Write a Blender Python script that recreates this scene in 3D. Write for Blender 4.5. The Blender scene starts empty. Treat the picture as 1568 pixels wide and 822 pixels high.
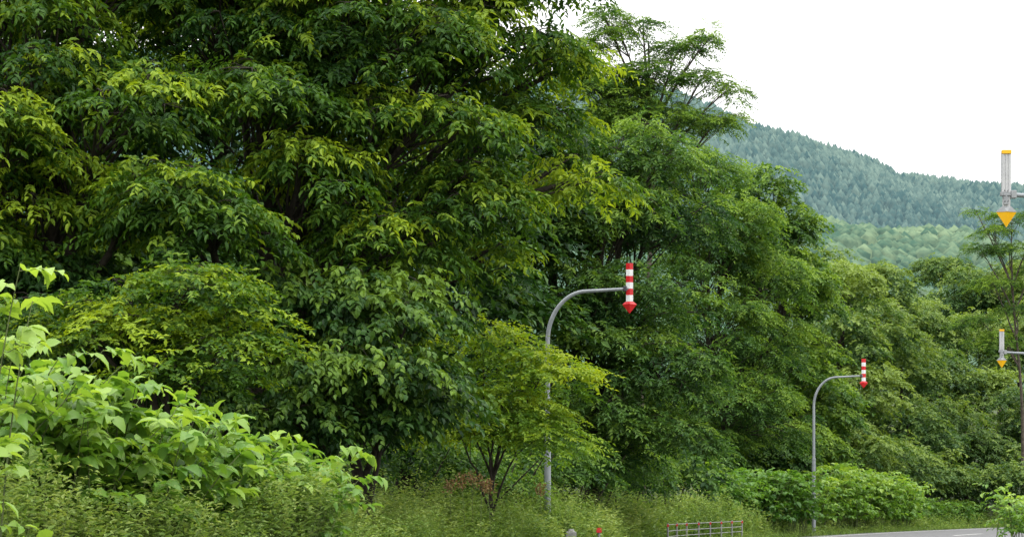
import bpy, math
import numpy as np
from mathutils import Vector

CAM_Z = 1.2
FPX = 3049.0

def px_to_world(u, v, Y):
    """image pixel coordinates + assumed depth -> world position (metres)"""
    return np.array([(u-784.0)/FPX*Y, Y, CAM_Z+(765.0-v)/FPX*Y])

# ------------------------------------------------------------------ terrain
EY = np.array([-400, 0, 10, 18, 27, 39, 52, 64, 73, 85, 98, 112, 130, 150, 200.0])
EX = np.array([-60, -6.0, -5.0, -3.7, -1.7, 1.4, 4.9, 9.2, 13.4, 20.2, 30, 45, 70, 100, 190.0])
def edge(y):
    return np.interp(y, EY, EX)
def ground_z(x, y):
    x = np.asarray(x, float); y = np.asarray(y, float)
    d = edge(y)-x
    a = np.clip((d-2.0)/12.0, 0, 1); a = a*a*(3-2*a)
    z = a*1.6 + np.clip((d-14)*0.08, 0, 10)
    e = np.clip((-d-12)/10.0, 0, 1)
    z = z - e*0.4
    n = 0.08*np.sin(x*1.3+y*0.7)*np.sin(y*0.9-x*0.4)
    w = np.clip((np.abs(d+4)-5.0)/2.0, 0, 1)
    return z + n*w

# ------------------------------------------------------------------ materials
def new_mat(name):
    m = bpy.data.materials.new(name); m.use_nodes = True
    nt = m.node_tree; nt.nodes.clear()
    out = nt.nodes.new("ShaderNodeOutputMaterial")
    return m, nt, out

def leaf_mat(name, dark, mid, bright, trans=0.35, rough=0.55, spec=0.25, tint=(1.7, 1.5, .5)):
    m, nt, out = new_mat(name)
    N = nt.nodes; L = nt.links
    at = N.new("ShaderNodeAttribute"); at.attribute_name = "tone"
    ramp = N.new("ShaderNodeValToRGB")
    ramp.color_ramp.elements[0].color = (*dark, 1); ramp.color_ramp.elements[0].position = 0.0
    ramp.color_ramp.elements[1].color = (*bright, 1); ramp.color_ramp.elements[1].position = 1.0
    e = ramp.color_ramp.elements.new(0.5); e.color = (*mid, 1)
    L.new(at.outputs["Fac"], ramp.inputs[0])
    p = N.new("ShaderNodeBsdfPrincipled")
    p.inputs["Roughness"].default_value = rough
    p.inputs["Specular IOR Level"].default_value = spec
    L.new(ramp.outputs[0], p.inputs["Base Color"])
    t = N.new("ShaderNodeBsdfTranslucent")
    mx = N.new("ShaderNodeMix"); mx.data_type = 'RGBA'; mx.blend_type = 'MULTIPLY'
    mx.inputs[0].default_value = 1.0
    L.new(ramp.outputs[0], mx.inputs[6]); mx.inputs[7].default_value = (*tint, 1)
    L.new(mx.outputs[2], t.inputs["Color"])
    s = N.new("ShaderNodeMixShader"); s.inputs[0].default_value = trans
    L.new(p.outputs[0], s.inputs[1]); L.new(t.outputs[0], s.inputs[2])
    L.new(s.outputs[0], out.inputs[0])
    return m

def noise_mat(name, c1, c2, scale=5.0, rough=0.8, metallic=0.0, bump=0.0, detail=6, spec=0.3):
    m, nt, out = new_mat(name)
    N = nt.nodes; L = nt.links
    tc = N.new("ShaderNodeTexCoord")
    no = N.new("ShaderNodeTexNoise"); no.inputs["Scale"].default_value = scale
    no.inputs["Detail"].default_value = detail; no.inputs["Roughness"].default_value = 0.65
    L.new(tc.outputs["Object"], no.inputs["Vector"])
    r = N.new("ShaderNodeValToRGB")
    r.color_ramp.elements[0].position = 0.32; r.color_ramp.elements[0].color = (*c1, 1)
    r.color_ramp.elements[1].position = 0.68; r.color_ramp.elements[1].color = (*c2, 1)
    L.new(no.outputs["Fac"], r.inputs[0])
    p = N.new("ShaderNodeBsdfPrincipled")
    p.inputs["Roughness"].default_value = rough; p.inputs["Metallic"].default_value = metallic
    p.inputs["Specular IOR Level"].default_value = spec
    L.new(r.outputs[0], p.inputs["Base Color"])
    if bump > 0:
        b = N.new("ShaderNodeBump"); b.inputs["Strength"].default_value = bump
        L.new(no.outputs["Fac"], b.inputs["Height"]); L.new(b.outputs[0], p.inputs["Normal"])
    L.new(p.outputs[0], out.inputs[0])
    return m

M_bark = noise_mat("bark", (0.016, 0.013, 0.010), (0.055, 0.045, 0.035), 9, 0.95, bump=0.6)
M_bark_l = noise_mat("bark_grey", (0.04, 0.032, 0.025), (0.12, 0.10, 0.08), 9, 0.95, bump=0.6)
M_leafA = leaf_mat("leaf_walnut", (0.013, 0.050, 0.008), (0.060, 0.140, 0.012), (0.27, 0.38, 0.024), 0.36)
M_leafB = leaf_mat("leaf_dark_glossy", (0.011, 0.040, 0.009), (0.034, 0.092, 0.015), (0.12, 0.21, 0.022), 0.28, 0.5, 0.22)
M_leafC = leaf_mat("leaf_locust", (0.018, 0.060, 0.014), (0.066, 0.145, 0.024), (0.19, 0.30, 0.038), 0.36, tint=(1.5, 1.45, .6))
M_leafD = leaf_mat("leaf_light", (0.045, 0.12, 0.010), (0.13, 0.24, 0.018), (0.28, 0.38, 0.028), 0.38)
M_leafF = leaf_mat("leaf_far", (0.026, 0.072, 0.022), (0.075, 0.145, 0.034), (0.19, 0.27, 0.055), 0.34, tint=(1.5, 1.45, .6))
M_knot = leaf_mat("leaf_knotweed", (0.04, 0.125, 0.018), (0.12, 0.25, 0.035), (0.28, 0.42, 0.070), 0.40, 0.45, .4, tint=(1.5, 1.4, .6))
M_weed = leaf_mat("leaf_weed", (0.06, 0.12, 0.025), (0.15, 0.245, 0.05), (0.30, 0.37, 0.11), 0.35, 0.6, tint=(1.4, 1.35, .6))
M_rust = leaf_mat("seedhead_rust", (0.10, 0.07, 0.035), (0.18, 0.11, 0.055), (0.26, 0.18, 0.09), 0.2, 0.8)
M_stem = noise_mat("stem", (0.06, 0.09, 0.025), (0.12, 0.14, 0.05), 12, 0.7)
M_steel = noise_mat("galvanised_steel", (0.20, 0.22, 0.235), (0.28, 0.30, 0.315), 6, 0.6, 0.1, 0.05)
M_red = noise_mat("red_reflective", (0.50, 0.010, 0.015), (0.62, 0.018, 0.022), 8, 0.35, spec=0.5)
M_white = noise_mat("white_reflective", (0.66, 0.67, 0.68), (0.78, 0.78, 0.78), 8, 0.4, spec=0.5)
M_white2 = noise_mat("white_acrylic", (0.42, 0.42, 0.43), (0.50, 0.50, 0.50), 8, 0.4, spec=0.4)
M_amber = noise_mat("amber_reflective", (0.78, 0.40, 0.008), (0.86, 0.47, 0.010), 8, 0.35, spec=0.4)
M_greyp = noise_mat("grey_plastic", (0.24, 0.25, 0.26), (0.32, 0.33, 0.34), 8, 0.45)
M_fence = noise_mat("weathered_pipe", (0.17, 0.17, 0.165), (0.30, 0.30, 0.29), 8, 0.7)
M_dark = noise_mat("dark_clamp", (0.05, 0.05, 0.055), (0.09, 0.09, 0.1), 8, 0.5, 0.5)
M_asph = noise_mat("asphalt", (0.09, 0.09, 0.095), (0.15, 0.15, 0.15), 3.0, 0.9, bump=0.15, detail=12)
M_paint = noise_mat("road_paint", (0.30, 0.30, 0.29), (0.55, 0.55, 0.53), 4, 0.7)
M_ground = noise_mat("grass_ground", (0.018, 0.032, 0.010), (0.05, 0.07, 0.02), 0.9, 0.95, bump=0.5, detail=10)
M_conc = noise_mat("concrete", (0.25, 0.25, 0.24), (0.38, 0.37, 0.35), 6, 0.9)

# ------------------------------------------------------------------ mesh builder
def unit(a):
    return a/np.maximum(np.linalg.norm(a, axis=-1, keepdims=True), 1e-9)

class MB:
    def __init__(s):
        s.v = []; s.t = []; s.m = []; s.tone = []; s.sm = []; s.n = 0
    def add(s, v, t, mat=0, tone=0.5, smooth=False):
        v = np.asarray(v, float).reshape(-1, 3); t = np.asarray(t, int).reshape(-1, 3)
        s.v.append(v); s.t.append(t+s.n); s.m.append(np.full(len(t), mat))
        s.sm.append(np.full(len(t), smooth))
        s.tone.append(np.broadcast_to(np.asarray(tone, float), (len(v),)))
        s.n += len(v)
    def build(s, name, mats, origin=None):
        v = np.concatenate(s.v); t = np.concatenate(s.t)
        o = np.zeros(3) if origin is None else np.asarray(origin, float)
        me = bpy.data.meshes.new(name)
        me.vertices.add(len(v)); me.vertices.foreach_set("co", (v-o).astype(np.float32).ravel())
        me.loops.add(len(t)*3); me.loops.foreach_set("vertex_index", t.astype(np.int32).ravel())
        me.polygons.add(len(t)); me.polygons.foreach_set("loop_start", (np.arange(len(t))*3).astype(np.int32))
        me.polygons.foreach_set("material_index", np.concatenate(s.m).astype(np.int32))
        me.polygons.foreach_set("use_smooth", np.concatenate(s.sm).astype(bool))
        a = me.attributes.new("tone", 'FLOAT', 'POINT')
        a.data.foreach_set("value", np.clip(np.concatenate(s.tone), 0, 1).astype(np.float32))
        for m in mats: me.materials.append(m)
        me.update(calc_edges=True)
        ob = bpy.data.objects.new(name, me); ob.location = o
        bpy.context.scene.collection.objects.link(ob)
        return ob

def tube(mb, pts, rad, sides=6, mat=0, cap=False, tone=0.5):
    pts = np.asarray(pts, float); n = len(pts)
    rad = np.broadcast_to(np.asarray(rad, float), (n,))
    tg = unit(np.gradient(pts, axis=0))
    ref = np.array([0.31, 0.95, 0.05]) if abs(tg[:, 2]).mean() > 0.7 else np.array([0.05, 0.1, 1.0])
    a = unit(np.cross(tg, ref)); b = np.cross(tg, a)
    th = np.arange(sides)/sides*2*np.pi
    ring = pts[:, None, :]+rad[:, None, None]*(np.cos(th)[None, :, None]*a[:, None, :]+np.sin(th)[None, :, None]*b[:, None, :])
    v = ring.reshape(-1, 3)
    i = np.arange(n-1)[:, None]*sides; j = np.arange(sides)[None, :]; k = (j+1) % sides
    A = i+j; B = i+k; C = i+sides+k; D = i+sides+j
    t = np.concatenate([np.stack([A, B, C], -1).reshape(-1, 3), np.stack([A, C, D], -1).reshape(-1, 3)])
    mb.add(v, t, mat, tone, True)
    if cap:
        jj = np.arange(sides); kk = (jj+1) % sides; c = np.full(sides, sides)
        mb.add(np.concatenate([ring[0], pts[:1]]), np.stack([c, kk, jj], -1), mat, tone, False)
        mb.add(np.concatenate([ring[-1], pts[-1:]]), np.stack([c, jj, kk], -1), mat, tone, False)

T4 = (np.array([[0, 0, 0], [.42, .5, .10], [1, 0, -.10], [.42, -.5, .10]]), np.array([[0, 2, 1], [0, 3, 2]]))
TS = (np.array([[0, .5, 0], [0, -.5, 0], [1, 0, 0]]), np.array([[0, 1, 2]]))
T6 = (np.array([[0, 0, 0], [.28, .46, .08], [.68, .36, .05], [1, 0, -.18], [.68, -.36, .05], [.28, -.46, .08], [.5, 0, -.03]]),
      np.array([[0, 6, 1], [1, 6, 2], [2, 6, 3], [0, 5, 6], [5, 4, 6], [4, 3, 6]]))
T10 = (np.array([[0, 0, 0], [.30, 0, -.02], [.65, 0, -.09], [1.0, 0, -.28],
                 [.06, .34, .05], [.36, .50, .09], [.74, .29, -.02],
                 [.06, -.34, .05], [.36, -.50, .09], [.74, -.29, -.02]]),
       np.array([[0, 1, 4], [4, 1, 5], [1, 2, 5], [5, 2, 6], [2, 3, 6],
                 [0, 7, 1], [7, 8, 1], [1, 8, 2], [8, 9, 2], [2, 9, 3]]))

def leaves(mb, P, D, Nn, L, W, tone, mat, T=T4, smooth=False):
    P = P.reshape(-1, 3); n = len(P)
    D = unit(D.reshape(-1, 3)); Nn = Nn.reshape(-1, 3)
    S = unit(np.cross(Nn, D)); U = np.cross(D, S)
    L = np.broadcast_to(L, (n,)); W = np.broadcast_to(W, (n,)); tone = np.broadcast_to(tone, (n,))
    tv, tf = T
    v = (P[:, None] + D[:, None]*(tv[None, :, 0:1]*L[:, None, None])
         + S[:, None]*(tv[None, :, 1:2]*W[:, None, None]) + U[:, None]*(tv[None, :, 2:3]*L[:, None, None]))
    f = tf[None]+(np.arange(n)*len(tv))[:, None, None]
    mb.add(v.reshape(-1, 3), f.reshape(-1, 3), mat, np.repeat(tone, len(tv)), smooth)

def sprigs(mb, st, di, sl, m, L, W, tone, rng, mat, droop=0.35, hang=0.25, T=T4, spread=0.9, jit=0.3, smooth=False):
    n = len(st); di = unit(di)
    t = np.linspace(0.1, 1, m)[None, :, None]
    sl = np.broadcast_to(sl, (n,))[:, None, None]
    p = st[:, None]+di[:, None]*sl*t + np.array([0, 0, -1.0])*droop*sl*t*t
    side = unit(np.cross(di, np.array([0, 0, 1.0])+rng.normal(0, .15, (n, 3))))
    sg = np.where(np.arange(m) % 2 == 0, 1.0, -1.0)[None, :, None]*spread
    sg = sg.copy(); sg[:, -1] = 0.0
    d = di[:, None]*0.6+side[:, None]*sg+rng.normal(0, jit, (n, m, 3))+np.array([0, 0, -1.0])*(hang+0.5*droop*t)
    nn = np.array([0, 0, 1.0])+0.35*di[:, None]+rng.normal(0, .38, (n, m, 3))
    ll = L*rng.uniform(0.65, 1.15, (n, m)); ww = W/L*ll*rng.uniform(.85, 1.1, (n, m))
    tn = np.repeat(np.broadcast_to(tone, (n,))[:, None], m, 1)+rng.normal(0, .09, (n, m))+0.10*(t[..., 0]-0.5)
    leaves(mb, p, d, nn, ll.ravel(), ww.ravel(), tn.ravel(), mat, T, smooth)

SPECS = {
 'A': dict(L=.150, W=.066, m=9, sl=.46, k=26, R=.62, flat=.22, T=T6, droop=.40, hang=.34),
 'B': dict(L=.135, W=.088, m=7, sl=.34, k=30, R=.55, flat=.42, T=T6, droop=.45, hang=.50),
 'C': dict(L=.155, W=.066, m=10, sl=.46, k=22, R=.62, flat=.30, T=T4, droop=.38, hang=.15),
 'D': dict(L=.105, W=.055, m=10, sl=.40, k=32, R=.60, flat=.18, T=T4, droop=.20, hang=.12),
 'W': dict(L=.13, W=.045, m=11, sl=.42, k=15, R=.42, flat=.30, T=T4, droop=.25, hang=.05),
 'F': dict(L=.20, W=.12, m=8, sl=.45, k=22, R=.75, flat=.42, T=T4, droop=.35, hang=.20),
 'X': dict(L=.26, W=.15, m=7, sl=.6, k=22, R=1.0, flat=.40, T=T4, droop=.35, hang=.20),
}

def crown(mb, lobes, sp, rng, dens=1.0, trunk=None, trunk_r=.2, tone0=0.35, lm=1, twig=True):
    s = SPECS[sp]
    for (c, rx, rz) in lobes:
        c = np.asarray(c, float)
        area = 4*np.pi*rx*(rx*0.4+rz*0.6)
        n = max(3, int(area/(1.15*s['R']**2)*dens*0.62))
        th = rng.uniform(0, 2*np.pi, n); cz = rng.uniform(-0.75, 1, n)
        q = np.sqrt(1-cz*cz)
        fr = rng.uniform(0.15, 1, n)**0.33
        dirs = np.stack([np.cos(th)*q, np.sin(th)*q, cz], 1)
        C = c+dirs*fr[:, None]*np.array([rx, rx, rz])
        R = s['R']*rng.uniform(.55, 1.4, n)
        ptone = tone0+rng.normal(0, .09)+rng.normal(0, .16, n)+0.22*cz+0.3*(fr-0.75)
        k = s['k']
        ph = rng.uniform(0, 2*np.pi, (n, k)); rr = np.sqrt(rng.uniform(0.02, 1, (n, k)))
        rad = np.stack([np.cos(ph), np.sin(ph), np.zeros_like(ph)], -1)
        outw = dirs*np.array([1, 1, .0])
        tilt = (rad*outw[:, None]).sum(-1)
        st = C[:, None]+rad*(rr*R[:, None]*0.85)[..., None]
        dz = rng.normal(0, s['flat']*.45, (n, k))
        st[..., 2] += -0.30*R[:, None]*rr**2 - 0.22*R[:, None]*rr*tilt + dz*R[:, None]
        dd = rad*(0.35+rr[..., None])+outw[:, None]*0.45+rng.normal(0, .22, (n, k, 3))
        dd[..., 2] += 0.12-0.35*rr
        sl = s['sl']*rng.uniform(.6, 1.2, (n, k))
        tn = ptone[:, None]+0.40*(rr-0.6)+.8*dz+rng.normal(0, .05, (n, k))  # new-growth rims, plus highlights on clump tops and dark interiors painted into tone
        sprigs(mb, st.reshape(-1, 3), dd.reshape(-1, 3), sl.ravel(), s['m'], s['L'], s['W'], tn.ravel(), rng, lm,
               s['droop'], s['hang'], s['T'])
        if trunk is not None:
            tz = trunk[:, 2]
            zt = min(tz[-1], max(tz[0]+(c[2]-tz[0])*(0.8 if sp == 'W' else .45), tz[0]+0.8))
            i0 = int(np.argmin(abs(tz-zt))); p0 = trunk[i0]
            tt = np.linspace(0, 1, 9)[:, None]
            mid = (p0+c)/2+np.array([0, 0, 0.18])*np.linalg.norm((c-p0)[:2])+rng.normal(0, .15, 3)*rx*.4
            limb = p0*(1-tt)**2+2*mid*tt*(1-tt)+c*tt**2+rng.normal(0, .03, (9, 3))*np.sin(tt*np.pi)*rx
            r0 = trunk_r*(0.5 if sp == 'A' else .42)
            tube(mb, limb, np.linspace(r0, r0*.32, 9), 7, 0)
            for q_ in range(n):
                dist = np.linalg.norm(limb-C[q_], axis=1)
                b0 = max(1, int(np.argmin(dist))-rng.integers(1, 4)); a = limb[b0]
                t5 = np.linspace(0, 1, 5)[:, None]
                mm = (a+C[q_])/2+np.array([0, 0, .12])*rx*.5+rng.normal(0, .1, 3)*rx*.5
                br = a*(1-t5)**2+2*mm*t5*(1-t5)+C[q_]*t5**2
                rb = r0*rng.uniform(.18, .30)
                tube(mb, br, np.linspace(rb, rb*.35, 5), 5, 0)
                if twig:
                    for w in range(4):
                        e = st[q_, w*3 % k]
                        tube(mb, [C[q_], (C[q_]+e)/2+[0, 0, .04], e], [rb*.35, rb*.25, rb*.12], 4, 0)

def tree(name, bu, bY, lobes, sp, mat, seed, trunk_r=.18, dens=1.0, tone0=.35, bark=None, top=None, twig=True, lean=0.0):
    rng = np.random.default_rng(seed)
    bx = (bu-784)/FPX*bY; bz = float(ground_z(bx, bY))-0.1
    L = [(px_to_world(u, v, Y), ru/FPX*Y, rv/FPX*Y) for (u, v, Y, ru, rv) in lobes]
    cm = np.mean([l[0] for l in L], 0); zt = (max(l[0][2] for l in L)*.55+cm[2]*.45) if top is None else top
    t = np.linspace(0, 1, 12)
    base = np.array([bx, bY, bz]); tip = np.array([cm[0]*.6+bx*.4+lean, cm[1]*.5+bY*.5, zt])
    tr = base+(tip-base)*t[:, None]
    tr[:, 0] += np.sin(t*5+seed)*.18*np.sin(t*np.pi); tr[:, 1] += np.cos(t*4+seed)*.12*np.sin(t*np.pi)
    mb = MB()
    tube(mb, tr, trunk_r*(1-0.80*t)*(1+0.5*np.exp(-t*14)), 9, 0)
    crown(mb, L, sp, rng, dens, tr, trunk_r, tone0, twig=twig)
    return mb.build(name, [bark or M_bark, mat], base)

# ------------------------------------------------------------------ ground, road
def warp(n, ext, p=3.0):
    u = np.linspace(-1, 1, n); return np.sign(u)*np.abs(u)**p*ext
gx = warp(241, 4000)+5; gy = warp(261, 4000)+55
X, Yg = np.meshgrid(gx, gy)
Z = ground_z(X, Yg)
v = np.stack([X, Yg, Z], -1).reshape(-1, 3)
nx = len(gx); ny = len(gy)
i = (np.arange(ny-1)[:, None]*nx+np.arange(nx-1)[None]).ravel()
tt = np.concatenate([np.stack([i, i+1, i+nx+1], -1), np.stack([i, i+nx+1, i+nx], -1)])
mb = MB(); mb.add(v, tt, 0, .5, True); mb.build("ground", [M_ground])

ys = np.concatenate([np.arange(-60, 60, 1.5), np.arange(60, 150, 1.0)])
el = np.stack([edge(ys), ys], 1)
ker = np.ones(7)/7
elp = np.pad(el, ((3, 3), (0, 0)), mode='edge')
els = np.stack([np.convolve(elp[:, 0], ker, 'valid'), np.convolve(elp[:, 1], ker, 'valid')], 1)
tg = unit(np.gradient(els, axis=0)); nrm = np.stack([tg[:, 1], -tg[:, 0]], 1)
def strip(name, o0, o1, z, mat, rows=None):
    a = els+nrm*o0; b = els+nrm*o1; n = len(a)
    v = np.concatenate([np.c_[a, np.full(n, z)], np.c_[b, np.full(n, z)]])
    i = np.arange(n-1)
    if rows is not None: i = i[rows(i)]
    t = np.concatenate([np.stack([i, i+n, i+n+1], -1), np.stack([i, i+n+1, i+1], -1)])
    m = MB(); m.add(v, t, 0, .5, False); return m.build(name, [mat])
strip("road", 0, 8.0, 0.012, M_asph)
strip("road_edge_line", 0.55, 0.70, 0.017, M_paint)
strip("road_edge_line", 7.3, 7.45, 0.017, M_paint)
strip("road_centre_line", 3.95, 4.1, 0.017, M_paint, rows=lambda i: (i % 8) < 4)

# ------------------------------------------------------------------ delineator poles
def empty(name, loc):
    e = bpy.data.objects.new(name, None); e.location = loc; e.empty_display_size = .3
    bpy.context.scene.collection.objects.link(e); return e

def boxv(mb, c, s, mat=0, rot=0.0):
    c = np.asarray(c, float); s = np.asarray(s, float)/2
    q = np.array([[-1,-1,-1],[1,-1,-1],[1,1,-1],[-1,1,-1],[-1,-1,1],[1,-1,1],[1,1,1],[-1,1,1]])*s
    cr, sr = math.cos(rot), math.sin(rot)
    q = np.stack([q[:, 0]*cr-q[:, 1]*sr, q[:, 0]*sr+q[:, 1]*cr, q[:, 2]], 1)+c
    f = [[0,2,1],[0,3,2],[4,5,6],[4,6,7],[0,1,5],[0,5,4],[1,2,6],[1,6,5],[2,3,7],[2,7,6],[3,0,4],[3,4,7]]
    mb.add(q, f, mat)

def bevel(ob, w):
    b = ob.modifiers.new("bevel", 'BEVEL'); b.width = w; b.segments = 2; b.limit_method = 'ANGLE'

def marker_pole(tipx, tipy, sgn, style, arm, ztip, armz):
    px_ = tipx+sgn*arm; gz = float(ground_z(px_, tipy))
    root = empty("snow_pole_road_marker", (px_, tipy, gz))
    def fin(mb, nm, mats, bv=0):
        ob = mb.build(nm, mats, (px_, tipy, gz)); ob.parent = root; ob.location = (0, 0, 0)
        if bv: bevel(ob, bv)
        return ob
    h = armz
    m = MB()
    tube(m, [[px_, tipy, gz-.1], [px_, tipy, gz+2.55]], [.065, .065], 20, 0, True)
    tube(m, [[px_, tipy, gz+2.552], [px_, tipy, gz+2.62]], [.070, .070], 20, 0, True)
    tube(m, [[px_, tipy, gz+1.50], [px_, tipy, gz+1.56]], [.069, .069], 20, 0, True)
    fin(m, "lower_post", [M_steel])
    m = MB()
    a = np.linspace(0, np.pi/2, 16)
    rx, rz = .78, 1.0
    cx = px_-sgn*rx; cz = h-rz-.05
    arc = np.stack([cx+sgn*rx*np.cos(a), np.full(16, tipy), cz+rz*np.sin(a)], 1)
    pts = np.concatenate([[[px_, tipy, gz+2.6]], arc, [[tipx+sgn*.02, tipy, h]]])
    rr = np.concatenate([[.050], np.linspace(.046, .036, 16), [.028]])
    tube(m, pts, rr, 16, 0, True)
    fin(m, "curved_arm", [M_steel])
    m = MB()
    boxv(m, [tipx+sgn*.09, tipy, h], [.07, .09, .10]); boxv(m, [tipx+sgn*.02, tipy+.055, h-.05], [.06, .03, .16])
    fin(m, "clamp", [M_dark if style == 'red' else M_greyp], .006)
    m = MB(); boxv(m, [px_, tipy, gz+.02], [.32, .32, .06]); fin(m, "footing", [M_conc], .01)
    if style == 'red':
        n = 6; zt = ztip+1.0; bh = .76/n
        mr = MB(); mw = MB()
        for k in range(n):
            zc = zt-bh*(k+.5)
            M_ = mr if k % 2 == 0 else mw
            w = .070; d = .030; z0 = zc-bh/2; z1 = zc+bh/2
            ring = [[-w, 0], [-w, -.012], [0, -d], [w, -.012], [w, 0], [w, .012], [0, d], [-w, .012]]
            vv = [[tipx+a_, tipy+b_, z0] for a_, b_ in ring]+[[tipx+a_, tipy+b_, z1] for a_, b_ in ring]
            f = []
            for q in range(8):
                r = (q+1) % 8; f += [[q, r, r+8], [q, r+8, q+8]]
            for q in range(1, 7): f += [[0, q+1, q], [8, 8+q, 8+q+1]]
            M_.add(vv, f)
        z1 = ztip+.24; w = .145; d = .05
        vv = [[tipx, tipy, ztip], [tipx-w, tipy, z1-.06], [tipx, tipy-d, z1-.05], [tipx+w, tipy, z1-.06], [tipx, tipy+d, z1-.05],
              [tipx-.075, tipy, z1], [tipx+.075, tipy, z1], [tipx, tipy-.032, z1], [tipx, tipy+.032, z1]]
        f = [[0,1,2],[0,2,3],[0,3,4],[0,4,1],[1,5,7],[1,7,2],[2,7,6],[2,6,3],[3,6,8],[3,8,4],[4,8,5],[4,5,1],[5,8,6],[5,6,7]]
        mr.add(vv, f)
        fin(mr, "red_arrow_panels", [M_red]); fin(mw, "white_stripes", [M_white])
    else:
        zt = ztip+1.0
        m = MB()
        for dx in (-.038, 0, .038):
            tube(m, [[tipx+dx, tipy, ztip+.42], [tipx+dx, tipy, zt-.055]], [.0225, .0225], 14, 0, True)
        fin(m, "white_ribbed_body", [M_white2])
        m = MB(); boxv(m, [tipx, tipy+.012, ztip+.69], [.126, .02, .56]); fin(m, "back_plate", [M_greyp], .004)
        m = MB(); boxv(m, [tipx, tipy, zt-.027], [.122, .06, .05]); fin(m, "amber_cap", [M_amber], .006)
        m = MB(); boxv(m, [tipx-.012, tipy, ztip+.43], [.13, .07, .05])
        boxv(m, [tipx-.012, tipy-.03, ztip+.36], [.06, .03, .14]); fin(m, "mount_bracket", [M_greyp], .005)
        m = MB(); boxv(m, [tipx, tipy, ztip+.315], [.095, .04, .20]); fin(m, "white_neck", [M_white2], .004)
        m = MB()
        for dx in (-.02, .02):
            for dz in (.47, .40, .33): tube(m, [[tipx+dx-.01, tipy-.05, ztip+dz], [tipx+dx-.01, tipy-.035, ztip+dz]], [.008, .008], 8, 0, True)
        fin(m, "bolts", [M_dark])
        z1 = ztip+.20; w = .135; d = .045
        m = MB()
        vv = [[tipx, tipy, ztip], [tipx-w, tipy, z1], [tipx, tipy-d, z1], [tipx+w, tipy, z1], [tipx, tipy+d, z1]]
        m.add(vv, [[0,1,2],[0,2,3],[0,3,4],[0,4,1],[1,4,3],[1,3,2]]); fin(m, "amber_arrow_head", [M_amber])
        m = MB()
        vv = [[tipx-w-.004, tipy, z1-.004], [tipx, tipy-d-.004, z1-.002], [tipx+w+.004, tipy, z1-.004], [tipx, tipy+d+.004, z1-.002],
              [tipx-.055, tipy-.02, z1+.07], [tipx+.055, tipy-.02, z1+.07], [tipx+.055, tipy+.02, z1+.07], [tipx-.055, tipy+.02, z1+.07]]
        m.add(vv, [[0,1,4],[1,5,4],[1,2,5],[2,6,5],[2,3,6],[3,7,6],[3,0,7],[0,4,7],[4,5,6],[4,6,7],[0,3,1],[1,3,2]])
        fin(m, "grey_shoulder", [M_greyp])
    return root

p = px_to_world(964, 480, 39.6); marker_pole(p[0], p[1], -1, 'red', 1.63, p[2], px_to_world(0, 442, 39.6)[2])
p = px_to_world(1322.5, 594, 67.8); marker_pole(p[0], p[1], -1, 'red', 1.70, p[2], px_to_world(0, 575, 67.8)[2])
p = px_to_world(1541, 348, 25.8); marker_pole(p[0], p[1], 1, 'amber', 1.63, p[2], px_to_world(0, 298, 25.8)[2])
p = px_to_world(1534, 563, 51.7); marker_pole(p[0], p[1], 1, 'amber', 1.70, p[2], px_to_world(0, 539, 51.7)[2])

# low roadside pipe fence
m = MB(); mr = MB()
fy = np.arange(50, 59, 1.2); fp = np.stack([edge(fy)-.45, fy], 1)
for (x, y) in fp:
    z = float(ground_z(x, y))
    tube(m, [[x, y, z-.05], [x, y, z+.62]], [.024, .024], 10, 0, True)
    boxv(mr, [x, y-.045, z+.56], [.05, .02, .06])
for k, zz in enumerate((.58, .42, .28)):
    tube(m, [[x, y, zz] for x, y in fp], .010, 8, 0, True)
root = empty("guard_fence", (0, 0, 0))
o = m.build("posts_and_rails", [M_fence]); o.parent = root
o = mr.build("red_reflectors", [M_red]); o.parent = root
m = MB(); x = float(edge(38.6))-.15; boxv(m, [x, 38.6, .30], [.20, .14, .58]); tube(m, [[x, 38.6, .59], [x, 38.6, .64]], [.07, .05], 12, 0, True)
o = m.build("roadside_control_box", [M_fence]); bevel(o, .015)
m = MB(); x = float(edge(41))-.15; tube(m, [[x, 41, 0], [x, 41, .62]], [.03, .03], 10, 0, True)
boxv(m, [x, 40.955, .58], [.11, .02, .10], 1)
m.build("roadside_reflector_post", [M_fence, M_red])

# ------------------------------------------------------------------ trees
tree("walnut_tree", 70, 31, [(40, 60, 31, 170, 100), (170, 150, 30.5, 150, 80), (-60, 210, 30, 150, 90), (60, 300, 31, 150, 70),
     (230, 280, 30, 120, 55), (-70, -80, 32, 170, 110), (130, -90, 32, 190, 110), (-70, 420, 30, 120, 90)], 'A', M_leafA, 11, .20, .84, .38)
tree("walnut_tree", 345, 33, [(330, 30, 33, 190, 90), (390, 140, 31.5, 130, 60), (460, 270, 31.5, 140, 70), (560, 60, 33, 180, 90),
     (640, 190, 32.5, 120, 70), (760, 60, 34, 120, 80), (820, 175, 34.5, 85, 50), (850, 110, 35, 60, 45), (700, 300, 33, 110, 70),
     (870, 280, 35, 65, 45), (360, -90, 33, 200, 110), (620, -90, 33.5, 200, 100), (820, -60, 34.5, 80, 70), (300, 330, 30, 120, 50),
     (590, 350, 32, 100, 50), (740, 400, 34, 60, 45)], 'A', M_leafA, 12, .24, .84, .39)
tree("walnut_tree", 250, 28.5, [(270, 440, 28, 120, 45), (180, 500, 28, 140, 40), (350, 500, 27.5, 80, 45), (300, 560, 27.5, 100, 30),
     (90, 450, 28, 80, 40)], 'D', M_leafA, 13, .12, .95, .47)
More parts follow.
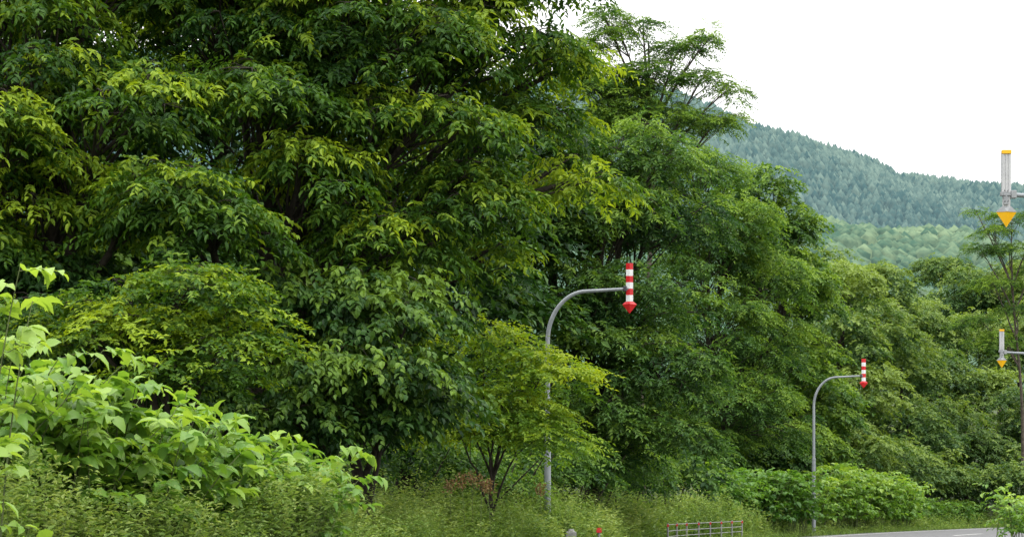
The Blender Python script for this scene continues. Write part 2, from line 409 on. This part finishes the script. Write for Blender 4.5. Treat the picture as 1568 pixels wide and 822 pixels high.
tree("linden_tree", 560, 31.5, [(560, 470, 31, 110, 60), (620, 560, 30.5, 90, 60), (500, 560, 30.5, 110, 60), (430, 450, 31, 80, 60),
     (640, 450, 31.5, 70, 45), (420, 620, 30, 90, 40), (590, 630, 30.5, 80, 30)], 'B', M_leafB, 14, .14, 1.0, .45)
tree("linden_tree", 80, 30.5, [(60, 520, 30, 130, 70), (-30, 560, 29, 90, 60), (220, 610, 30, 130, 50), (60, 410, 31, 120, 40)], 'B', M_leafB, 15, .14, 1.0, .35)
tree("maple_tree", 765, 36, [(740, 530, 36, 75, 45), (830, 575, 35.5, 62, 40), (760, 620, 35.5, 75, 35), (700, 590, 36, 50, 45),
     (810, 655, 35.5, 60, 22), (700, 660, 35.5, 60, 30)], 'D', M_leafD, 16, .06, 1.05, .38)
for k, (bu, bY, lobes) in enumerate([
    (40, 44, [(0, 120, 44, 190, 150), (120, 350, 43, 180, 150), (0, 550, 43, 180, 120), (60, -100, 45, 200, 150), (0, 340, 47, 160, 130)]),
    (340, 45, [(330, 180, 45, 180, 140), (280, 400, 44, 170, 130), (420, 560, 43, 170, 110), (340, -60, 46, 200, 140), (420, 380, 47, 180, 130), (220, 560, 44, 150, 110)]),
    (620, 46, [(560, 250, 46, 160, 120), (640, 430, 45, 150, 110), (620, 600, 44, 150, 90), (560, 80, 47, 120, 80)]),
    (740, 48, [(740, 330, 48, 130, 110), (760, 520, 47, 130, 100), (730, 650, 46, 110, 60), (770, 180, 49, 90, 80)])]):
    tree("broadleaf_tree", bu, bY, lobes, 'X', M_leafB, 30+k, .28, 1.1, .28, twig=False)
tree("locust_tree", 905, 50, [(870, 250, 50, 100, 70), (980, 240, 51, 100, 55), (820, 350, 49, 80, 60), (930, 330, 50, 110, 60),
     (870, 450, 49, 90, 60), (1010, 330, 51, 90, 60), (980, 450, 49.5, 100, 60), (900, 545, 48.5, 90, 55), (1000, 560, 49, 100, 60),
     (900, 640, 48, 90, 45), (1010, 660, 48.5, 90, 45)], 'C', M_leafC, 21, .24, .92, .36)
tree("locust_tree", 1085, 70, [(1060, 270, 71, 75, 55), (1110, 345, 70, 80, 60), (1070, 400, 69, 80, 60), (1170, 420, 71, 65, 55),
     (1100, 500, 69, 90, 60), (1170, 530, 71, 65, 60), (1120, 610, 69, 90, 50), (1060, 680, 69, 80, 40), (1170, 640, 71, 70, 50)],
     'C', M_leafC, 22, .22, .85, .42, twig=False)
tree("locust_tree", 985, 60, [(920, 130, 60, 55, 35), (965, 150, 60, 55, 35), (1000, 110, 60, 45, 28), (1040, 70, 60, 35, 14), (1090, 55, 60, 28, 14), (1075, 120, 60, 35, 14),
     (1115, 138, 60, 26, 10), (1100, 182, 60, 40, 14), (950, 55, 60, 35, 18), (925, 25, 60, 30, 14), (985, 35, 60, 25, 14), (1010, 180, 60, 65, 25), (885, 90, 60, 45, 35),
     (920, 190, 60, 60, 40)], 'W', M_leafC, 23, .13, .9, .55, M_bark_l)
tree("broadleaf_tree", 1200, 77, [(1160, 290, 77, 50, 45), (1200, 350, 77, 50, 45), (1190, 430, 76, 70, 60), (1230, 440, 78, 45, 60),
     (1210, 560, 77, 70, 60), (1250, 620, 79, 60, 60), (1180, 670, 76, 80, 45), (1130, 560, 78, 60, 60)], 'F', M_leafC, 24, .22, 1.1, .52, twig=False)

tree("elm_tree", 1568, 95, [(1515, 350, 95, 28, 12), (1550, 330, 95, 26, 10), (1500, 378, 95, 22, 8), (1545, 380, 95, 35, 10), (1495, 325, 95, 14, 7),
     (1520, 430, 95, 35, 10), (1560, 470, 95, 30, 10), (1500, 490, 95, 30, 10), (1530, 520, 95, 40, 14), (1585, 400, 95, 30, 16), (1595, 330, 95, 30, 14)], 'W', M_leafC, 25, .11, .62, .45, M_bark_l)

rng = np.random.default_rng(55); mb = MB()
far = [(1290, 440, 86, 50, 45), (1285, 520, 85, 60, 55), (1340, 500, 92, 60, 45), (1310, 600, 84, 70, 55), (1380, 560, 95, 60, 50),
       (1300, 680, 82, 80, 40), (1390, 650, 92, 70, 50), (1345, 440, 105, 50, 40), (1420, 500, 112, 60, 45), (1440, 580, 104, 60, 55),
       (1450, 660, 98, 70, 50), (1480, 450, 135, 50, 40), (1440, 415, 160, 45, 25), (1530, 450, 135, 55, 50), (1500, 520, 120, 60, 50),
       (1560, 540, 118, 60, 60), (1510, 610, 104, 60, 50), (1570, 650, 100, 60, 60), (1510, 700, 98, 70, 40), (1590, 440, 130, 50, 60),
       (1640, 500, 118, 80, 80), (1700, 560, 110, 90, 80), (1420, 720, 90, 60, 35), (1370, 710, 88, 60, 35), (1660, 650, 100, 90, 60),
       (1255, 410, 95, 45, 38), (1240, 560, 88, 60, 60), (1230, 680, 84, 60, 50), (1300, 420, 100, 40, 20), (1390, 480, 120, 40, 30),
       (1545, 735, 92, 60, 30), (1480, 735, 92, 50, 25)]
for (u, v_, Y, ru, rv) in far:
    c = px_to_world(u, v_, Y); rx = ru/FPX*Y; rz = rv/FPX*Y
    base = np.array([c[0], c[1], float(ground_z(c[0], c[1]))]); t = np.linspace(0, 1, 6)[:, None]
    trk = base+(c-base)*t
    tube(mb, trk, np.linspace(.16, .07, 6), 6, 0)
    crown(mb, [(c, rx, rz)], 'F', rng, 1.1, None, .15, rng.uniform(.22, .66))
mb.build("distant_trees", [M_bark, M_leafF])

rng = np.random.default_rng(56); mb = MB()
und = [(u, 700-8*(k % 2), 60+ (u-560)*.026, 75, 50) for k, u in enumerate(range(380, 1260, 70))]
und += [(u, 610+20*(k % 2), 64+(u-560)*.024, 80, 60) for k, u in enumerate(range(400, 1260, 90))]
und += [(600, 690, 38, 60, 35), (670, 705, 38.5, 60, 30), (740, 700, 39.5, 60, 35), (800, 690, 41.5, 55, 38), (860, 700, 44.5, 60, 38),
        (930, 695, 46.5, 65, 42), (1000, 705, 49, 65, 38), (1060, 710, 52.5, 60, 38), (1120, 712, 57, 60, 36)]
for (u, v_, Y, ru, rv) in und:
    c = px_to_world(u, v_, Y); x_ = min(c[0], float(edge(Y))-2.2); c[0] = x_
    crown(mb, [(c, ru/FPX*Y, rv/FPX*Y)], 'F' if Y > 55 else 'C', rng, 1.1, None, .1, rng.uniform(.15, .42))
    g = float(ground_z(c[0], c[1]))
    for q in range(4):
        o_ = rng.normal(0, .3, 2); tube(mb, [[c[0]+o_[0], c[1]+o_[1], g-.05], [c[0]+o_[0]*1.5, c[1]+o_[1]*1.5, (g+c[2])/2], c+[o_[0]*3, o_[1]*3, 0]], [.03, .022, .01], 5, 0)
mb.build("understory_shrubs", [M_bark, M_leafC])

# ------------------------------------------------------------------ knotweed thickets
def thicket(name, stems, L, seed, mat=M_knot, T=T10, tone0=.5, nb=9, bl=.5, m=8, wr=.74, spread=.5, smooth=False):
    rng = np.random.default_rng(seed); mb = MB()
    for (x, y, h) in stems:
        z = float(ground_z(x, y))-.03
        az = rng.uniform(0, 2*np.pi); ln = rng.uniform(.1, spread)*h
        t = np.linspace(0, 1, 8)
        s = np.stack([x+math.cos(az)*ln*t**1.8, y+math.sin(az)*ln*t**1.8, z+h*(t-.08*t**3)], 1)
        tube(mb, s, np.linspace(.013, .004, 8), 5, 0)
        tb = np.linspace(.28, 1, nb)+rng.uniform(-.03, .03, nb); tb = np.clip(tb, 0, 1)
        st = np.stack([np.interp(tb, t, s[:, q]) for q in range(3)], 1)
        a2 = az+np.arange(nb)*2.4+rng.uniform(-.5, .5, nb)
        di = np.stack([np.cos(a2), np.sin(a2), rng.uniform(.25, .75, nb)], 1)
        sl = bl*rng.uniform(.6, 1.2, nb)*(1.1-.35*tb)
        for q in range(nb):
            d = unit(di[q]); e = st[q]+d*sl[q]+np.array([0, 0, -.3*sl[q]])
            tube(mb, [st[q], st[q]+d*sl[q]*.55-np.array([0, 0, .08*sl[q]]), e], [.004, .003, .002], 4, 0)
        tn = tone0+rng.normal(0, .12)+.45*(tb-.6)
        sprigs(mb, st, di, sl, m, L, L*wr, tn, rng, 1, .3, .40, T, 1.0, .34, smooth)
    return mb.build(name, [M_stem, mat])

def stems_line(u0, Y0, u1, Y1, n, depth, hfun, seed):
    rng = np.random.default_rng(seed); out = []
    for k in range(n):
        f = rng.uniform(0, 1); u = u0+(u1-u0)*f; Y = Y0+(Y1-Y0)*f+rng.uniform(0, depth)
        x = (u-784)/FPX*Y; x = min(x, float(edge(Y))-.15)
        g = float(ground_z(x, Y)); top = CAM_Z+(765-hfun(u))/FPX*Y
        out.append((x, Y, max(.5, (top-g)*rng.uniform(.74, 1.0))))
    return out
hf = lambda u: float(np.interp(u, [-200, -40, 60, 180, 240, 340, 420, 500, 540, 620], [460, 492, 520, 560, 598, 638, 655, 662, 720, 770]))
thicket("knotweed_thicket", stems_line(-120, 18, 250, 20.5, 125, 2.2, hf, 1), .185, 101, tone0=.50, m=8, smooth=True)
thicket("knotweed_thicket", stems_line(230, 21, 480, 24.0, 95, 2.2, hf, 2), .185, 102, tone0=.48, m=8, smooth=True, bl=.45)
thicket("knotweed_plant", [(-4.33, 16.4, 3.45), (-4.45, 16.6, 3.5), (-4.4, 17.0, 3.2), (-4.5, 16.3, 3.3)], .17, 103, tone0=.75, spread=.10, smooth=True)
hb = lambda u: float(np.interp(u, [1040, 1110, 1160, 1230, 1240, 1290, 1330, 1390, 1410, 1500], [755, 728, 708, 714, 706, 698, 712, 728, 758, 765]))
thicket("knotweed_thicket", stems_line(1110, 62, 1240, 66, 80, 1.6, hb, 4), .19, 104, M_knot, T6, .25, nb=10, bl=.6)
thicket("knotweed_thicket", stems_line(1255, 70, 1395, 79, 110, 3, hb, 5), .20, 105, M_knot, T6, .60, nb=10, bl=.65)
thicket("roadside_shrub", stems_line(1395, 84, 1500, 90, 80, 3, hb, 6), .14, 106, M_knot, T4, .30, nb=10, bl=.5)
rng = np.random.default_rng(9)
st = [(13.9+rng.uniform(-1, 1.6), 52+rng.uniform(-1, 1.5), rng.uniform(1.1, 1.75)) for _ in range(55)]
thicket("roadside_shrub", st, .14, 107, M_knot, T6, .6, nb=9, bl=.45)

# ------------------------------------------------------------------ weeds and grass
def weeds(name, n, yr, dr, hr, seed, nl=34, L=.09, W=.02, tone0=.45, mat=M_weed, gmul=1.0, xy=None, flatfac=False, hs=None):
    rng = np.random.default_rng(seed); mb = MB()
    if xy is None:
        Y = rng.uniform(yr[0], yr[1], n); x = edge(Y)-rng.uniform(dr[0], dr[1], n)
    else:
        x, Y = xy; n = len(x)
    z = ground_z(x, Y); d = edge(Y)-x
    h = rng.uniform(hr[0], hr[1], n)
    if not flatfac: h = h*np.clip(.6+.4*(d-dr[0]), .5, 1)
    h = h*(0.90+0.24*np.sin(Y*1.1+x*2.0)*np.sin(x*1.7))
    lean = rng.normal(0, .16, (n, 2))
    t = np.linspace(.12, 1, nl)[None, :]
    px_ = x[:, None]+lean[:, :1]*h[:, None]*t**2; py_ = Y[:, None]+lean[:, 1:]*h[:, None]*t**2; pz_ = z[:, None]+h[:, None]*t
    P = np.stack([px_, py_, pz_], -1)
    wid = rng.uniform(.5, 1.6, (n, 1))
    P = P+rng.normal(0, .045, (n, nl, 3))*np.array([1, 1, .4])*wid[..., None]
    a = rng.uniform(0, 6.28, (n, 1))+np.arange(nl)[None]*2.4
    D = np.stack([np.cos(a), np.sin(a), rng.uniform(-.2, .8, (n, nl))], -1)
    Nn = np.array([0, 0, 1.0])+rng.normal(0, .4, (n, nl, 3))
    LL = (L*rng.uniform(.6, 1.3, (n, nl))*(1.15-.6*t))*wid**.5; ww = LL*W/L*rng.uniform(.7, 1.6, (n, 1))
    patch = .16*np.sin(x*2.3+Y*.8)*np.sin(Y*1.4-x)
    tn = tone0+patch[:, None]+rng.normal(0, .17, (n, 1))+rng.normal(0, .07, (n, nl))+.35*(t-.6)
    leaves(mb, P, D, Nn, LL.ravel(), ww.ravel(), tn.ravel(), 1, T4)
    S0 = np.stack([x, Y, z], -1); dirS = P[:, -1]-S0
    leaves(mb, S0, dirS, rng.normal(0, 1, (n, 3))*[1, 1, .05], np.linalg.norm(dirS, axis=1), .010, .3, 0, TS)
    g = int(n*5*gmul)
    if g:
        j = rng.integers(0, n, g)
        Yg_ = Y[j]+rng.normal(0, .3, g); xg = np.minimum(x[j]+rng.normal(0, .3, g), edge(Yg_)-.05)
        zg = ground_z(xg, Yg_); hg = rng.uniform(.35, .85, g)*h[j]
        b = np.stack([xg, Yg_, zg], -1); q = rng.normal(0, .22, (g, 2)); up = unit(np.c_[q, np.ones(g)])
        tn = .45+rng.normal(0, .2, g); w = .010
        S = unit(np.cross(up, rng.normal(0, 1, (g, 3))))
        p1 = b+up*hg[:, None]*.6; p2 = b+up*hg[:, None]*.95+np.c_[q*1.3, np.zeros(g)]*hg[:, None]
        vv = np.stack([b-S*w*.5, b+S*w*.5, p1-S*w*.5, p1+S*w*.5, p2], 1)
        f = np.array([[0, 1, 3], [0, 3, 2], [2, 3, 4]])[None]+(np.arange(g)*5)[:, None, None]
        mb.add(vv.reshape(-1, 3), f.reshape(-1, 3), 1, np.repeat(tn, 5))
    return mb.build(name, [M_stem, mat])
rr_ = np.random.default_rng(77); nn_ = 700
f_ = rr_.uniform(0, 1, nn_)**.85; u_ = -60+680*f_; Y_ = 16.6+(24.0-16.6)*np.clip(f_, 0, 1)+rr_.uniform(-.1, 1.0, nn_)
x_ = np.minimum((u_-784)/FPX*Y_, edge(Y_)-.05)
weeds("roadside_weeds", 0, None, (0, 1), (1.1, 1.55), 201, 50, .12, .040, .52, xy=(x_, Y_), flatfac=True, gmul=.2)
weeds("roadside_weeds", 1400, (25, 34), (.3, 3.0), (1.05, 1.6), 202, 46, .12, .040, .52, gmul=.2)
weeds("roadside_weeds", 1400, (34, 44), (.25, 3.2), (1.15, 1.75), 206, 40, .13, .045, .50, gmul=.2)
weeds("roadside_weeds", 2000, (44, 66), (.7, 4.0), (1.0, 1.7), 203, 30, .15, .055, .46, gmul=.3)
weeds("roadside_weeds", 1300, (66, 112), (.6, 5), (.4, .9), 204, 20, .15, .05, .5, gmul=.6)
weeds("grass_verge", 900, (36, 100), (.05, .8), (.2, .45), 205, 14, .08, .02, .55, gmul=1.2)
nn_ = 150; Y_ = rr_.uniform(37.2, 39.3, nn_); x_ = edge(Y_)-rr_.uniform(.3, 1.5, nn_)
weeds("roadside_weeds", 0, None, (0, 1), (.9, 1.25), 207, 44, .13, .045, .5, xy=(x_, Y_), flatfac=True, gmul=.4)

def seedheads(name, pts, seed):
    rng = np.random.default_rng(seed); mb = MB()
    for (u, v_, Y) in pts:
        top = px_to_world(u, v_, Y); g = float(ground_z(top[0], top[1]))
        b = np.array([top[0]+rng.normal(0, .05), top[1], g])
        tube(mb, [b, (b+top)/2+[.02, 0, 0], top], [.007, .005, .003], 5, 0)
        n = 60; t = rng.uniform(.88, 1, n)[:, None]
        P = b+(top-b)*t+rng.normal(0, .05, (n, 3))*[1, 1, .4]
        leaves(mb, P, rng.normal(0, 1, (n, 3))+[0, 0, .6], rng.normal(0, 1, (n, 3)), .07, .03, rng.uniform(0, 1, n), 1, T4)
    return mb.build(name, [M_stem, M_rust])
seedheads("dock_plant", [(690, 736, 33), (706, 728, 33.3), (722, 725, 33.5), (738, 731, 33.2), (826, 742, 37.5), (746, 738, 33.4)], 5)

# ------------------------------------------------------------------ hills
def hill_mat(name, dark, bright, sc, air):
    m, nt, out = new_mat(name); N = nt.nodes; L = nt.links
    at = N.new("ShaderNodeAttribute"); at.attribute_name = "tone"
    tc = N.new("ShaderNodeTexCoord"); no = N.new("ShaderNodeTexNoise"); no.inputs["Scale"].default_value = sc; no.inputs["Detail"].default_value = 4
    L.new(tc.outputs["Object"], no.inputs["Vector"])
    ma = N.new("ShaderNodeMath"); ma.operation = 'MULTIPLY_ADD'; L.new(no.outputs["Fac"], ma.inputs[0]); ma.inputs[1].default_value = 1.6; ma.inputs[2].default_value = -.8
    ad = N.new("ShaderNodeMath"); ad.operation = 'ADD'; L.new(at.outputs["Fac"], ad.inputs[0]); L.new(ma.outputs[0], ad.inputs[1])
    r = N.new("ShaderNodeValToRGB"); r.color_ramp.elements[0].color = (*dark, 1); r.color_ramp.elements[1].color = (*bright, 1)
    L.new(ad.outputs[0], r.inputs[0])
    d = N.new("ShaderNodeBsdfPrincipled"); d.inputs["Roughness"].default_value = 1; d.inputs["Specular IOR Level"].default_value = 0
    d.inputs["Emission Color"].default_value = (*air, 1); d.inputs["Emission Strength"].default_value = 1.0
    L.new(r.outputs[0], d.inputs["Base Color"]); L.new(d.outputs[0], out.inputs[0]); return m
# air-light haze painted as a constant bluish glow in the slope materials
M_hill = hill_mat("conifer_forest_painted_haze", (0.022, 0.050, 0.046), (0.095, 0.135, 0.105), .30, (.072, .112, .135))
M_hill2 = hill_mat("broadleaf_forest_painted_haze", (0.035, 0.075, 0.048), (0.13, 0.18, 0.10), .6, (.045, .065, .07))

def hill(name, prof, Yr, Yf, mat, ntrees, cw, ch, seed, conic, x0, x1):
    rng = np.random.default_rng(seed)
    pu = np.array([q[0] for q in prof], float); pz = CAM_Z+(765-np.array([q[1] for q in prof], float))/FPX*Yr
    pX = (pu-784)/FPX*Yr
    def hz(x, y):
        rz = np.interp(x, pX, pz)
        f = np.clip((y-Yf)/(Yr-Yf), 0, 2); f = np.where(f > 1, 2-f, f)
        bump = 6*np.sin(x*.021+y*.006)*np.sin(y*.013)+3*np.sin(x*.05-y*.03)
        return rz*np.sin(np.clip(f, 0, 1)*np.pi/2)**1.1+bump*np.clip(np.minimum(f*3, (1-f)*4+.15), 0, 1)*(Yr/1500.) - ch
    xs = np.linspace(x0-400, x1+400, 220); ysx = np.linspace(Yf, Yr+(Yr-Yf), 90)
    Xh, Yh = np.meshgrid(xs, ysx); Zh = hz(Xh, Yh)
    mb = MB(); n = len(xs); i = (np.arange(len(ysx)-1)[:, None]*n+np.arange(n-1)[None]).ravel()
    mb.add(np.stack([Xh, Yh, Zh], -1).reshape(-1, 3), np.concatenate([np.stack([i, i+1, i+n+1], -1), np.stack([i, i+n+1, i+n], -1)]), 0, .2, True)
    X = rng.uniform(x0, x1, ntrees); Y = Yf+(Yr+20-Yf)*rng.uniform(.1, 1, ntrees)**.75; Zt = hz(X, Y)
    tone = np.clip(.45+.35*np.sin(X*.02+Y*.01)*np.sin(Y*.02+X*.013)+rng.normal(0, .24, ntrees), 0, 1)
    s = rng.uniform(.5, 1.45, ntrees); W = cw*s; H = ch*s*rng.uniform(.85, 1.3, ntrees)
    k = 5; a0 = rng.uniform(0, 6.28, (ntrees, 1)); a = np.arange(k)/k*2*np.pi+a0
    if conic: lv = [(0.1, .55), (.55, .40)]
    else: lv = [(0.15, .5), (.7, .48)]
    rings = []
    for (hh, rr) in lv:
        jr = rng.uniform(.7, 1.25, (ntrees, k))
        rings.append(np.stack([X[:, None]+np.cos(a)*W[:, None]*rr*jr, Y[:, None]+np.sin(a)*W[:, None]*rr*jr, Zt[:, None]+H[:, None]*(hh+rng.uniform(-.1, .1, (ntrees, k)))], -1))
    top = np.stack([X, Y, Zt+H], -1)[:, None]
    V = np.concatenate(rings+[top], 1)
    f = []
    for q in range(k):
        r = (q+1) % k; f += [[q, r, k+r], [q, k+r, k+q], [k+q, k+r, 2*k]]
    F = np.array(f)[None]+(np.arange(ntrees)*(2*k+1))[:, None, None]
    mb.add(V.reshape(-1, 3), F.reshape(-1, 3), 0, np.repeat(tone, 2*k+1), True)
    return mb.build(name, [mat])
prof = [(-400, 60), (400, 90), (900, 140), (1060, 190), (1120, 212), (1200, 239), (1260, 252), (1310, 266), (1345, 286), (1380, 285), (1430, 289), (1500, 305), (1568, 322), (1700, 360), (2400, 480)]
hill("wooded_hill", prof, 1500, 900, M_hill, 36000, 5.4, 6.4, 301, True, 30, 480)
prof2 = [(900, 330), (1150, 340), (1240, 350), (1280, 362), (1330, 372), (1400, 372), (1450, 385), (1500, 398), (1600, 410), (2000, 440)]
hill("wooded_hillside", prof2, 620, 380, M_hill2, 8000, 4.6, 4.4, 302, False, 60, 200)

# ------------------------------------------------------------------ sky + sun
SE, SR = math.radians(60), math.radians(115)
w = bpy.data.worlds.new("World"); bpy.context.scene.world = w; w.use_nodes = True
nt = w.node_tree; nt.nodes.clear(); N = nt.nodes; Lk = nt.links
out = N.new("ShaderNodeOutputWorld"); bg = N.new("ShaderNodeBackground"); bg.inputs[1].default_value = 0.12
sky = N.new("ShaderNodeTexSky"); sky.sky_type = 'NISHITA'; sky.sun_disc = False; sky.sun_elevation = SE; sky.sun_rotation = SR
tc = N.new("ShaderNodeTexCoord"); sx = N.new("ShaderNodeSeparateXYZ"); Lk.new(tc.outputs["Generated"], sx.inputs[0])
mr_ = N.new("ShaderNodeMapRange"); mr_.inputs[1].default_value = 0; mr_.inputs[2].default_value = 1
mr_.inputs[3].default_value = 8.2; mr_.inputs[4].default_value = 35
Lk.new(sx.outputs[2], mr_.inputs[0])
no = N.new("ShaderNodeTexNoise"); no.inputs["Scale"].default_value = 2.2; no.inputs["Detail"].default_value = 4
Lk.new(tc.outputs["Generated"], no.inputs["Vector"])
m2 = N.new("ShaderNodeMapRange"); m2.inputs[3].default_value = .93; m2.inputs[4].default_value = 1.07; Lk.new(no.outputs["Fac"], m2.inputs[0])
mu = N.new("ShaderNodeMath"); mu.operation = 'MULTIPLY'; Lk.new(mr_.outputs[0], mu.inputs[0]); Lk.new(m2.outputs[0], mu.inputs[1])
cc = N.new("ShaderNodeCombineColor")
for q in range(3): Lk.new(mu.outputs[0], cc.inputs[q])
mx = N.new("ShaderNodeMix"); mx.data_type = 'RGBA'; mx.inputs[0].default_value = .95
Lk.new(sky.outputs[0], mx.inputs[6]); Lk.new(cc.outputs[0], mx.inputs[7])
Lk.new(mx.outputs[2], bg.inputs[0]); Lk.new(bg.outputs[0], out.inputs[0])

sd = bpy.data.lights.new("sun", 'SUN'); sd.energy = 1.5; sd.angle = math.radians(10); sd.color = (1, .96, .88)
so = bpy.data.objects.new("sun", sd); bpy.context.scene.collection.objects.link(so)
dv = Vector((math.sin(SR)*math.cos(SE), math.cos(SR)*math.cos(SE), math.sin(SE)))
so.rotation_euler = dv.to_track_quat('Z', 'Y').to_euler()

# ------------------------------------------------------------------ camera
cd = bpy.data.cameras.new("camera"); cd.lens = 70; cd.sensor_width = 36
cd.shift_y = 354/1568.; cd.clip_end = 9000; cd.clip_start = .1
co = bpy.data.objects.new("camera", cd); bpy.context.scene.collection.objects.link(co)
co.location = (0, 0, CAM_Z); co.rotation_euler = (math.radians(90), 0, 0)
bpy.context.scene.camera = co
sc = bpy.context.scene
sc.view_settings.view_transform = 'Standard'; sc.view_settings.look = 'None'; sc.view_settings.exposure = 0
print("TRIS", sum(len(o.data.polygons) for o in bpy.data.objects if o.type == 'MESH'))
